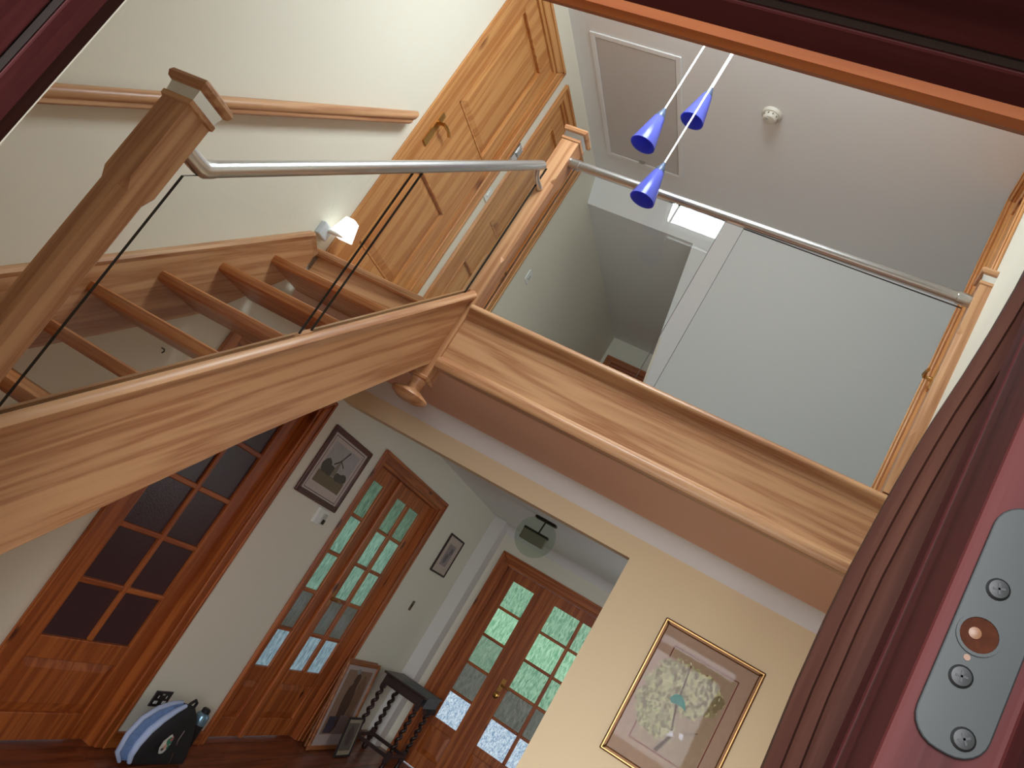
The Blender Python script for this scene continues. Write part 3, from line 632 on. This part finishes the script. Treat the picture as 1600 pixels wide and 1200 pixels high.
# plug-in night light
nl = thing('night_light', (XL, 3.05, 2.70), 'small glowing night light with white shade at stair head', 'night light')
m_ = MB(); m_.box(XL + .001, XL + .03, 2.95, 3.03, 2.63, 2.70); build(m_, 'plug', plain('clear_plug', rgb(200, 205, 210), 0.2), nl, bevel=0.006)
m_ = MB(); m_.sq(XL + .085, 3.03, [(2.69, .048, .01), (2.785, .03, .008)]); build(m_, 'lamp_shade', emis('lit_shade', (1, 1, 0.98, 1), 1.1), nl)
m_ = MB(); m_.tube([(XL + .02, 3.0, 2.68), (XL + .06, 3.01, 2.685), (XL + .085, 3.035, 2.70)], .012, 10); build(m_, 'lamp_arm', whitep, nl, smooth=40)
# loft hatch
lh = thing('loft_hatch', (-2.01, 4.345, ZC2), 'rectangular white loft hatch in the landing ceiling', 'loft hatch')
hx0, hx1, hy0, hy1 = -2.29, -1.735, 3.79, 4.91
m_ = MB()
for e in ((hx0 - .035, hx0, hy0 - .035, hy1 + .035), (hx1, hx1 + .035, hy0 - .035, hy1 + .035), (hx0, hx1, hy0 - .035, hy0), (hx0, hx1, hy1, hy1 + .035)): m_.box(*e, ZC2 - .009, ZC2)
build(m_, 'hatch_frame', white, lh, bevel=0.003)
m_ = MB(); m_.box(hx0 + .004, hx1 - .004, hy0 + .004, hy1 - .004, ZC2 - .006, ZC2); build(m_, 'hatch_panel', plain('hatch_paint', rgb(206, 202, 198), .7), lh)
m_ = MB(); m_.box(-2.05, -2.0, hy1 - .03, hy1 - .012, ZC2 - .02, ZC2 - .006); m_.lathe((-2.025, hy1 - .02, ZC2 - .02), (0, 0, -1), [(.008, 0), (.008, .006)], 12); build(m_, 'catch', steel, lh)
# smoke alarm
sa = thing('smoke_alarm', (-1.11, 4.0, ZC2), 'round off-white smoke alarm on the landing ceiling', 'smoke alarm')
ivory = plain('ivory_plastic', rgb(214, 208, 194), .45)
m_ = MB(); m_.lathe((-1.11, 4.0, ZC2), (0, 0, -1), [(.062, 0), (.062, .01), (.056, .02)], 32); build(m_, 'base', ivory, sa, smooth=40)
m_ = MB(); m_.lathe((-1.11, 4.0, ZC2 - .02), (0, 0, -1), [(.046, 0), (.044, .02), (.036, .03), (.01, .033)], 32); build(m_, 'sensor_dome', ivory, sa, smooth=40)
m_ = MB(); m_.lathe((-1.125, 3.985, ZC2 - .05), (0, 0, -1), [(.012, 0), (.011, .005)], 16); build(m_, 'test_button', greyp, sa, smooth=40)
for k in range(10):
    a = k * math.pi / 5; m_ = MB(); m_.box(-1.11 + math.cos(a) * .043 - .004, -1.11 + math.cos(a) * .043 + .004, 4.0 + math.sin(a) * .043 - .004, 4.0 + math.sin(a) * .043 + .004, ZC2 - .036, ZC2 - .026); build(m_, 'sensor_slot', plain('slot_grey', rgb(120, 112, 100), .7), sa)

# triple blue pendant
pl_ = thing('pendant_light', (-1.12, 2.85, ZC2), 'cluster of three blue glass cone pendants hanging on white cords over the stairwell', 'pendant light')
m_ = MB(); m_.lathe((-1.12, 2.85, ZC2), (0, 0, -1), [(.16, 0), (.16, .02), (.14, .03), (.02, .034)], 36); build(m_, 'ceiling_rose', whitep, pl_, smooth=40)
mb_, bt, bn, bp_ = nmat('blue_glass'); bp_.inputs['Base Color'].default_value = rgb(112, 118, 206); bp_.inputs['Roughness'].default_value = 0.22
bp_.inputs['Emission Color'].default_value = rgb(60, 80, 235); bp_.inputs['Emission Strength'].default_value = 0.0
trn = bn.new('ShaderNodeBsdfTranslucent'); trn.inputs[0].default_value = rgb(72, 106, 236); mxs = bn.new('ShaderNodeMixShader'); mxs.inputs[0].default_value = 0.45
bt.links.new(bp_.outputs[0], mxs.inputs[1]); bt.links.new(trn.outputs[0], mxs.inputs[2]); bt.links.new(mxs.outputs[0], bn['Material Output'].inputs[0])
for x, y, z in ((-1.084, 2.83, 1.707 + CAMZ), (-1.18, 2.75, .692 * 2.75 + CAMZ), (-.381 * 2.96, 2.96, .759 * 2.96 + CAMZ)):
    H = .155; R0, R1 = .056, .018; m_ = MB()
    n = 28; out = []
    for r, h_ in ((R0, 0), (R0 * .97, .01), (R1 + .006, H - .006), (R1, H)): out.append([(x + r * math.cos(2 * math.pi * i / n), y + r * math.sin(2 * math.pi * i / n), z + h_) for i in range(n)])
    for r, h_ in ((R1 - .004, H - .004), (R1 + .002, H - .01), (R0 * .97 - .004, .008), (R0 - .004, 0)): out.append([(x + r * math.cos(2 * math.pi * i / n), y + r * math.sin(2 * math.pi * i / n), z + h_) for i in range(n)])
    out.append(out[0]); m_.loft(out, caps=False); sh = build(m_, 'glass_shade', mb_, pl_, smooth=40)
    m_ = MB(); m_.lathe((x, y, z + H - .004), (0, 0, 1), [(.02, 0), (.02, .012), (.013, .03), (.006, .05)], 16); build(m_, 'lamp_cap', plain('grey_blue_cap', rgb(70, 84, 110), .4), sh, smooth=40)
    m_ = MB(); m_.lathe((x, y, z + H - .01), (0, 0, -1), [(.012, 0), (.012, .05), (.018, .07), (.018, .09), (.004, .105)], 16); build(m_, 'bulb', whitep, sh, smooth=40)
    m_ = MB(); m_.tube([(x, y, z + H + .03), (x, y, ZC2 - .02)], .0042, 8); build(m_, 'cord', emis('white_cord', (1, 1, 1, 1), 0.0), pl_)

# ceiling spotlight in the lower room
cl = thing('ceiling_lamp', (-1.555, 5.88, ZC1), 'dark metal bar lamp with round glass disc on the lower room ceiling', 'ceiling lamp')
cx, cy = -1.555, 5.88
m_ = MB(); m_.box(cx - .09, cx + .09, cy - .03, cy + .03, ZC1 - .022, ZC1); build(m_, 'ceiling_plate', darkmetal, cl, bevel=0.008)
m_ = MB(); m_.tube([(cx, cy, ZC1 - .01), (cx - .005, cy - .01, 2.20)], .006, 10); build(m_, 'stem', darkmetal, cl)
m_ = MB(); m_.box(cx - .115, cx + .085, cy - .05, cy - .015, 2.125, 2.205); lh_ = build(m_, 'lamp_body', plain('bronze_lamp', rgb(150, 134, 118), .5), cl, bevel=0.006)
m_ = MB(); m_.box(cx - .118, cx + .088, cy - .045, cy - .008, 2.2, 2.222); build(m_, 'lamp_rim', darkmetal, lh_, bevel=0.004)
m_ = MB(); m_.lathe((cx, cy - .056, 2.178), (0, -1, 0), [(.155, 0), (.155, .006)], 48); build(m_, 'glass_disc', discglass, cl)

# ------------------------------------------------------------------ pictures
def picture(name, T, u0, u1, v0, v1, fw, fmat, mat_col, label, depth=.022, loc=None):
    root = thing(name, tuple(T @ Vector(((u0 + u1) / 2, v0, 0))), label, 'picture')
    a = [(u0, v0), (u1, v0), (u1, v1), (u0, v1)]; b = [(u0 + fw, v0 + fw), (u1 - fw, v0 + fw), (u1 - fw, v1 - fw), (u0 + fw, v1 - fw)]
    for k in range(4):
        j = (k + 1) % 4; m_ = MB(T); q = [a[k], a[j], b[j], b[k]]
        mid = [((a[k][i] * .45 + b[k][i] * .55), (a[j][i] * .45 + b[j][i] * .55)) for i in (0, 1)]
        m0 = (mid[0][0], mid[1][0]); m1 = (mid[0][1], mid[1][1])
        m_.loft([[(*p, .001) for p in q], [(*p, depth) for p in (a[k], a[j], m1, m0)]] if False else [[(*p, .001) for p in q], [(*p, depth - .004) for p in q]])
        build(m_, 'frame_side', fmat, root, bevel=min(.006, fw * .3))
    m_ = MB(T); m_.box(u0 + fw * .6, u1 - fw * .6, v0 + fw * .6, v1 - fw * .6, .001, .008); mt = build(m_, 'mount', mat_col, root)
    return root, mt
def flat(T, polys, n, name, mat, parent):
    m_ = MB(T)
    for k, q in enumerate(polys): m_.loft([[(u, v, n) for u, v in q], [(u, v, n + .0005 + (.00012 * (k % 4))) for u, v in q]])
    return build(m_, name, mat, parent)
def rectp(a, b, c, d): return [(a, c), (b, c), (b, d), (a, d)]
def outline(a, b, c, d, w_): return [rectp(a, b, c, c + w_), rectp(a, b, d - w_, d), rectp(a, a + w_, c + w_, d - w_), rectp(b - w_, b, c + w_, d - w_)]
def blob(cu, cv, ru, rv, n=14, j=.15):
    return [(cu + ru * math.cos(2 * math.pi * i / n) * (1 + random.uniform(-j, j)), cv + rv * math.sin(2 * math.pi * i / n) * (1 + random.uniform(-j, j))) for i in range(n)]
P = lambda n, *c: plain(n, rgb(*c), .7, var=.25, bscale=40)
# windmill print
r1, mt = picture('framed_picture', TL, 4.095, 4.66, 1.57, 2.012, .035, wood('frame', 'Y'), P('mount_grey', 222, 206, 198), 'dark framed windmill print beside the dark-paned door')
flat(TL, outline(4.16, 4.595, 1.615, 1.965, .004), .008, 'mount_line', P('line_brown', 70, 40, 36), mt)
flat(TL, [rectp(4.195, 4.56, 1.67, 1.935)], .0084, 'print_sky', P('print_sky', 192, 186, 184), mt)
flat(TL, [rectp(4.195, 4.56, 1.67, 1.745)], .009, 'print_field', P('print_field', 132, 116, 88), mt)
flat(TL, [blob(4.25, 1.785, .055, .05), blob(4.32, 1.77, .05, .035), blob(4.50, 1.765, .055, .03), blob(4.44, 1.76, .05, .026)], .0096, 'print_trees', P('print_trees', 92, 84, 70), mt)
flat(TL, [[(4.345, 1.75), (4.40, 1.75), (4.388, 1.84), (4.357, 1.84)], [(4.352, 1.84), (4.393, 1.84), (4.372, 1.866)]], .0103, 'print_mill', P('print_mill', 150, 140, 124), mt)
flat(TL, [[(4.366, 1.85), (4.374, 1.846), (4.424, 1.925), (4.414, 1.93)], [(4.372, 1.856), (4.376, 1.848), (4.318, 1.81), (4.312, 1.818)], [(4.37, 1.852), (4.376, 1.856), (4.44, 1.83), (4.437, 1.822)]], .011, 'print_sails', P('print_sails', 74, 66, 58), mt)
m_ = MB(TL); m_.box(4.125, 4.63, 1.6, 1.982, .0125, .0145); build(m_, 'picture_glass', pglass, r1)
# small picture near far corner
r1, mt = picture('framed_picture', TL, 6.71, 7.12, 1.575, 1.94, .016, P('dark_thin_frame', 60, 44, 40), P('mount_pink', 222, 204, 192), 'small pale print in a thin dark frame by the pipe boxing')
flat(TL, [rectp(6.82, 7.01, 1.66, 1.86)], .0084, 'print_ground', P('print_pale', 170, 158, 158), mt)
flat(TL, [blob(6.90, 1.73, .05, .05), blob(6.95, 1.80, .04, .035)], .009, 'print_shape', P('print_grey_blue', 128, 122, 134), mt)
m_ = MB(TL); m_.box(6.724, 7.106, 1.589, 1.926, .0115, .0135); build(m_, 'picture_glass', pglass, r1)
# gilt picture
gilt = plain('gilt_frame', rgb(120, 80, 44), .42, .5, var=.3, bscale=60)
u0, u1, v1, v0 = -.318, .178, 1.98, 1.32
r1, mt = picture('framed_picture', TP, u0, u1, v0, v1, .026, gilt, P('mount_buff', 182, 150, 126), 'gilt framed picture of a teal bird with painted-in foliage reflection on cream wall')
m_ = MB(TP)
for q in outline(u0 + .007, u1 - .007, v0 + .007, v1 - .007, .004): m_.loft([[(u, v, .017) for u, v in q], [(u, v, .0215) for u, v in q]])
build(m_, 'gilt_bead', plain('bright_gilt', rgb(196, 152, 92), .35, .7), r1)
flat(TP, outline(-.228, .093, 1.43, 1.886, .005), .008, 'mount_line', P('line_red', 118, 48, 34), mt)
def reflection_mat():  # outdoor foliage mirrored in the glass, painted onto the print
    m, t, n, p = nmat('leafy_reflection'); L = t.links.new
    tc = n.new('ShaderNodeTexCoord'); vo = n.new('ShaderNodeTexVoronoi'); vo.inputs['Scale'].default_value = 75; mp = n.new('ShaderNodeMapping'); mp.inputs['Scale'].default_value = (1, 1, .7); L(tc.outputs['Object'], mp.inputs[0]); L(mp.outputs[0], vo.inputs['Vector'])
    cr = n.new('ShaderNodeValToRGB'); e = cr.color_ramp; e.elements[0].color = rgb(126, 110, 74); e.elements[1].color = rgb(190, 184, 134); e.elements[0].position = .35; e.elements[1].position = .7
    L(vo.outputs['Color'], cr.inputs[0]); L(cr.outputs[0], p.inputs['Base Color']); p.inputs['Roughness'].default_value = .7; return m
lm = reflection_mat()
flat(TP, [rectp(-.218, .083, 1.44, 1.876)], .0084, 'print_paper', P('print_buff', 172, 146, 118), mt)
flat(TP, [blob(-.12, 1.72, .155, .10, 22, .2), blob(-.17, 1.60, .10, .12, 18, .2), blob(-.03, 1.77, .11, .07, 16, .2)], .009, 'reflected_leaves', lm, mt)
rnd = random.Random(3); leaves = []  # flecks imitate bright foliage reflected in the picture glass
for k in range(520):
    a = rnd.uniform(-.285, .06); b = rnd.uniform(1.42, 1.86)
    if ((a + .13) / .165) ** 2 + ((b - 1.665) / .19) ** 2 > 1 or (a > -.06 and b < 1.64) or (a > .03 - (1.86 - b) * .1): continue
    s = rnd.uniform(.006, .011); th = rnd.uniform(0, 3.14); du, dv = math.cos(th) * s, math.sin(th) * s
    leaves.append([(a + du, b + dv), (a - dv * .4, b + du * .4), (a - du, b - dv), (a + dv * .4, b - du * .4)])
flat(TP, leaves[::2], .0096, 'reflected_leaf_flecks', P('fleck_pale', 226, 222, 182), mt)['kind'] = 'stuff'
flat(TP, leaves[1::2], .0096, 'reflected_leaf_flecks', P('fleck_green', 176, 184, 120), mt)['kind'] = 'stuff'
flat(TP, [[(-.125, 1.84), (-.12, 1.84), (-.10, 1.66), (-.108, 1.66)], [(-.11, 1.66), (-.10, 1.66), (-.065, 1.53), (-.072, 1.53)], [(-.03, 1.56), (-.024, 1.565), (.03, 1.60), (.03, 1.595)], [(-.075, 1.53), (-.06, 1.53), (-.09, 1.44), (-.11, 1.44)]], .0102, 'print_branches', P('branch_brown', 96, 70, 48), mt)
flat(TP, [[(-.145, 1.672), (-.125, 1.70), (-.10, 1.705), (-.075, 1.685), (-.058, 1.655), (-.08, 1.66), (-.11, 1.66), (-.13, 1.655)]], .0108, 'print_bird', P('bird_teal', 40, 140, 124), mt)
flat(TP, [[(-.09, 1.52), (-.07, 1.555), (-.055, 1.53)], [(-.04, 1.56), (-.02, 1.565), (-.015, 1.535), (-.035, 1.54)]], .0108, 'print_petals', P('petal_white', 226, 222, 226), mt)
m_ = MB(TP); m_.box(u0 + .022, u1 - .022, v0 + .022, v1 - .022, .0128, .0148); build(m_, 'picture_glass', pglass, r1)
# pictures leaning against the left wall
def lean_T(y, xb, xt, z): # local frame leaning back on the left wall
    v = Vector((xt - xb, 0, z)).normalized(); return TM((xb, 0, 0.002), (0, 1, 0), v, Vector((v.z, 0, -v.x)))
T1 = lean_T(0, -2.385, -2.448, .70)
r1, mt = picture('leaning_picture', T1, 6.16, 6.78, 0.0, .70, .032, wood('honey', 'Y'), P('mount_dim', 150, 128, 116), 'wooden picture frame propped behind the large figure print on the floor')
T2 = lean_T(0, -2.335, -2.415, .69)
r1, mt = picture('leaning_picture', T2, 6.10, 6.78, 0.0, .70, .034, wood('honey', 'Y'), P('mount_lilac', 196, 176, 170), 'large wooden framed figure print propped on the floor, foremost of two')
flat(T2, [rectp(6.20, 6.69, .12, .63)], .0084, 'print_ground', P('print_dun', 150, 118, 96), mt)
flat(T2, [blob(6.42, .36, .09, .2, 18, .12), blob(6.44, .55, .06, .06)], .009, 'print_figure', P('print_brown', 84, 54, 40), mt)
flat(T2, [blob(6.58, .42, .08, .18, 16, .1)], .0092, 'print_drape', P('print_tan', 130, 96, 70), mt)
flat(T2, [rectp(6.24, 6.40, .13, .26)], .0094, 'print_blue', P('print_blue', 66, 56, 70), mt)
flat(T2, [rectp(6.44, 6.60, .13, .27)], .0094, 'print_pale_block', P('print_palepink', 150, 124, 118), mt)
flat(T2, [blob(6.40, .62, .035, .025)], .0096, 'print_head', P('print_grey', 150, 148, 146), mt)
T3 = lean_T(0, -2.225, -2.275, .31)
r1, mt = picture('leaning_picture', T3, 6.40, 6.71, 0.0, .31, .016, P('black_frame', 36, 26, 24), P('mount_cream', 178, 164, 140), 'small black framed print propped in front of the large one')
flat(T3, [rectp(6.445, 6.665, .05, .265)], .0084, 'print_ground', P('print_olive', 110, 100, 90), mt)
flat(T3, [blob(6.55, .16, .07, .08)], .009, 'print_shape', P('print_mauve', 90, 74, 72), mt)

# ------------------------------------------------------------------ barley twist table
tb = thing('side_table', (-2.14, 7.03, 0), 'small dark table with barley twist legs below the pipe boxing', 'table')
dk = wood('dark', 'X')
tx0, tx1, ty0, ty1 = -2.345, -1.935, 6.80, 7.26
m_ = MB(); m_.box(tx0 - .012, tx1 + .012, ty0 - .012, ty1 + .012, .672, .69); build(m_, 'table_top', dk, tb, bevel=0.005)
m_ = MB(); m_.box(tx0 + .02, tx1 - .02, ty0 + .02, ty1 - .02, .595, .672); build(m_, 'apron', dk, tb, bevel=0.003)
for x in (tx0 + .032, tx1 - .032):
    for y in (ty0 + .032, ty1 - .032):
        m_ = MB(); m_.box(x - .02, x + .02, y - .02, y + .02, .56, .672); m_.box(x - .02, x + .02, y - .02, y + .02, .10, .19)
        m_.lathe((x, y, 0), (0, 0, 1), [(.012, 0), (.022, .012), (.024, .04), (.014, .07), (.02, .1)], 14)
        pts = [(x + .010 * math.cos(k * .5), y + .010 * math.sin(k * .5), .185 + k * .38 / 70) for k in range(71)]
        m_.tube(pts, .0155, 10); build(m_, 'twist_leg', dk, tb, smooth=40)
for e in ((tx0 + .05, tx1 - .05, ty0 + .02, ty0 + .045), (tx0 + .05, tx1 - .05, ty1 - .045, ty1 - .02), (tx0 + .02, tx0 + .045, ty0 + .05, ty1 - .05), (tx1 - .045, tx1 - .02, ty0 + .05, ty1 - .05)):
    m_ = MB(); m_.box(*e, .13, .16); build(m_, 'stretcher', dk, tb, bevel=0.003)
# fringed cloth hanging over the table edge
fr = thing('fringed_mat', (-1.93, 7.0, .69), 'grey table mat with dark fringe over the table end', 'table mat')
clothm = plain('grey_cloth', rgb(104, 108, 112), .9)
m_ = MB(); m_.box(tx0 + .14, tx1 + .014, ty0 + .04, ty1 - .06, .6905, .694); m_.box(tx1 + .013, tx1 + .017, ty0 + .04, ty1 - .06, .60, .694); build(m_, 'cloth', clothm, fr)
for k in range(12):
    y = ty0 + .05 + k * .031; m_ = MB(); m_.tube([(tx1 + .015, y, .602), (tx1 + .03, y, .585), (tx1 + .034, y, .56)], .004, 6); build(m_, 'tassel', black, fr)

# ------------------------------------------------------------------ black bag
bg_ = thing('duffel_bag', (-2.30, 4.25, 0), 'black bag with colourful crest and pale blue lining slumped by the left wall', 'bag')
bagm = plain('black_canvas', rgb(26, 24, 28), .75, bump=.3, bscale=60); lin_ = plain('pale_blue_lining', rgb(176, 192, 226), .7, bump=.3, bscale=30)
side = [(3.975, .004), (3.93, .05), (3.93, .10), (3.94, .18), (3.985, .25), (4.05, .30), (4.14, .345), (4.23, .335), (4.31, .28), (4.37, .20), (4.41, .11), (4.43, .05), (4.42, .004)]
def bring(x, f):
    cy_, cz_ = 4.18 + .10 * (XL + .20 - x) / .17, .13 - .07 * (XL + .20 - x) / .17
    return [(x + .012 * math.sin(9 * y + 14 * z), cy_ + (y - cy_) * f, max(.003, cz_ + (z - cz_) * f)) for y, z in side]
m_ = MB(); m_.loft([bring(XL + .03, .5), bring(XL + .05, .66), bring(XL + .09, .8), bring(XL + .15, .95), bring(XL + .185, .97), bring(XL + .203, .88), bring(XL + .208, .6)])
bd = build(m_, 'bag_body', bagm, bg_, smooth=70)
# open lining along the near edge: two rolled lips with the printed inside between them
edge = [(3.95, .03), (3.925, .07), (3.922, .13), (3.945, .20), (3.995, .26), (4.06, .31), (4.12, .34)]
offs_ = [(-.035, -.012), (-.075, .0), (-.085, .035), (-.075, .05), (-.05, .045), (-.022, .025), (0, .004)]
xm = XL + .155
m_ = MB(); m_.tube([(xm + .03, y, z) for y, z in edge], [.012, .016, .019, .02, .018, .015, .01], 10); m_.tube([(xm, y + a_, z + b_) for (y, z), (a_, b_) in zip(edge, offs_)], [.01, .013, .013, .013, .013, .012, .008], 10)
build(m_, 'lining', lin_, bg_, smooth=60)
m_ = MB()
for k in range(len(edge) - 1):
    (y0_, z0_), (y1_, z1_) = edge[k], edge[k + 1]; (a0_, b0_), (a1_, b1_) = offs_[k], offs_[k + 1]
    m_.quad((xm + .018, y0_, z0_), (xm + .018, y1_, z1_), (xm - .012, y1_ + a1_, z1_ + b1_), (xm - .012, y0_ + a0_, z0_ + b0_))
build(m_, 'lining_inside', plain('blue_lining', rgb(120, 150, 200), .7, var=.45, bscale=60), bg_)
m_ = MB(); m_.tube([(XL + .16, 4.17, .31), (XL + .17, 4.175, .345), (XL + .17, 4.205, .365), (XL + .17, 4.23, .35), (XL + .165, 4.235, .31), (XL + .16, 4.23, .28)], .008, 8); build(m_, 'carry_handle', bagm, bg_, smooth=40)
m_ = MB(); m_.tube([(XL + .212, 4.205, .215), (XL + .214, 4.20, .16), (XL + .214, 4.215, .12), (XL + .212, 4.245, .06), (XL + .208, 4.265, .02)], .0028, 6); build(m_, 'zip', steel, bg_)
TB = TM((XL + .2175, 4.10, .145), (0, 1, 0), (0, 0, 1), (1, 0, 0))
flatc = [('crest_white', blob(0, 0, .040, .050, 16, .14), rgb(206, 204, 196), .004), ('crest_green', blob(.012, .018, .024, .022, 12, .25), rgb(64, 130, 104), .005), ('crest_red', [(.008, .026), (.028, .046), (.024, .016)], rgb(206, 70, 84), .006), ('crest_pink', blob(-.004, -.014, .015, .015, 10, .2), rgb(214, 160, 140), .006), ('crest_dark', blob(-.012, -.026, .011, .009, 10, .2), rgb(70, 60, 60), .0066), ('crest_green_small', blob(.025, -.014, .009, .013, 10, .2), rgb(50, 120, 92), .006), ('crest_cream', blob(-.02, .006, .011, .013, 10, .2), rgb(232, 226, 214), .006)]
for nm, q, col, dn in flatc: flat(TB, [q], dn, nm, plain(nm, col, .6), bd)
bo = thing('water_bottle', (-2.36, 4.50, 0), 'dark bottle with blue-grey band beside the black bag', 'bottle')
m_ = MB(); m_.lathe((-2.36, 4.50, 0.001), (0, 0, 1), [(.036, 0), (.038, .01), (.038, .19)], 24); build(m_, 'bottle_body', black, bo, smooth=40)
m_ = MB(); m_.lathe((-2.36, 4.50, .191), (0, 0, 1), [(.0385, 0), (.0385, .05), (.03, .062), (.026, .065)], 24); build(m_, 'bottle_band', plain('blue_grey_metal', rgb(120, 150, 170), .3, .6), bo, smooth=40)
m_ = MB(); m_.lathe((-2.36, 4.50, .256), (0, 0, 1), [(.024, 0), (.024, .02), (.018, .026)], 20); build(m_, 'bottle_cap', black, bo, smooth=40)
# coat hook on the wall seen through the treads
hk = tag(build(MB().tube([(XL + .001, 2.62, 1.782), (XL + .016, 2.62, 1.782), (XL + .022, 2.62, 1.774), (XL + .016, 2.62, 1.764)], .003, 8), 'wall_hook', black), 'tiny dark hook on the wall seen between the stair treads', 'hook')
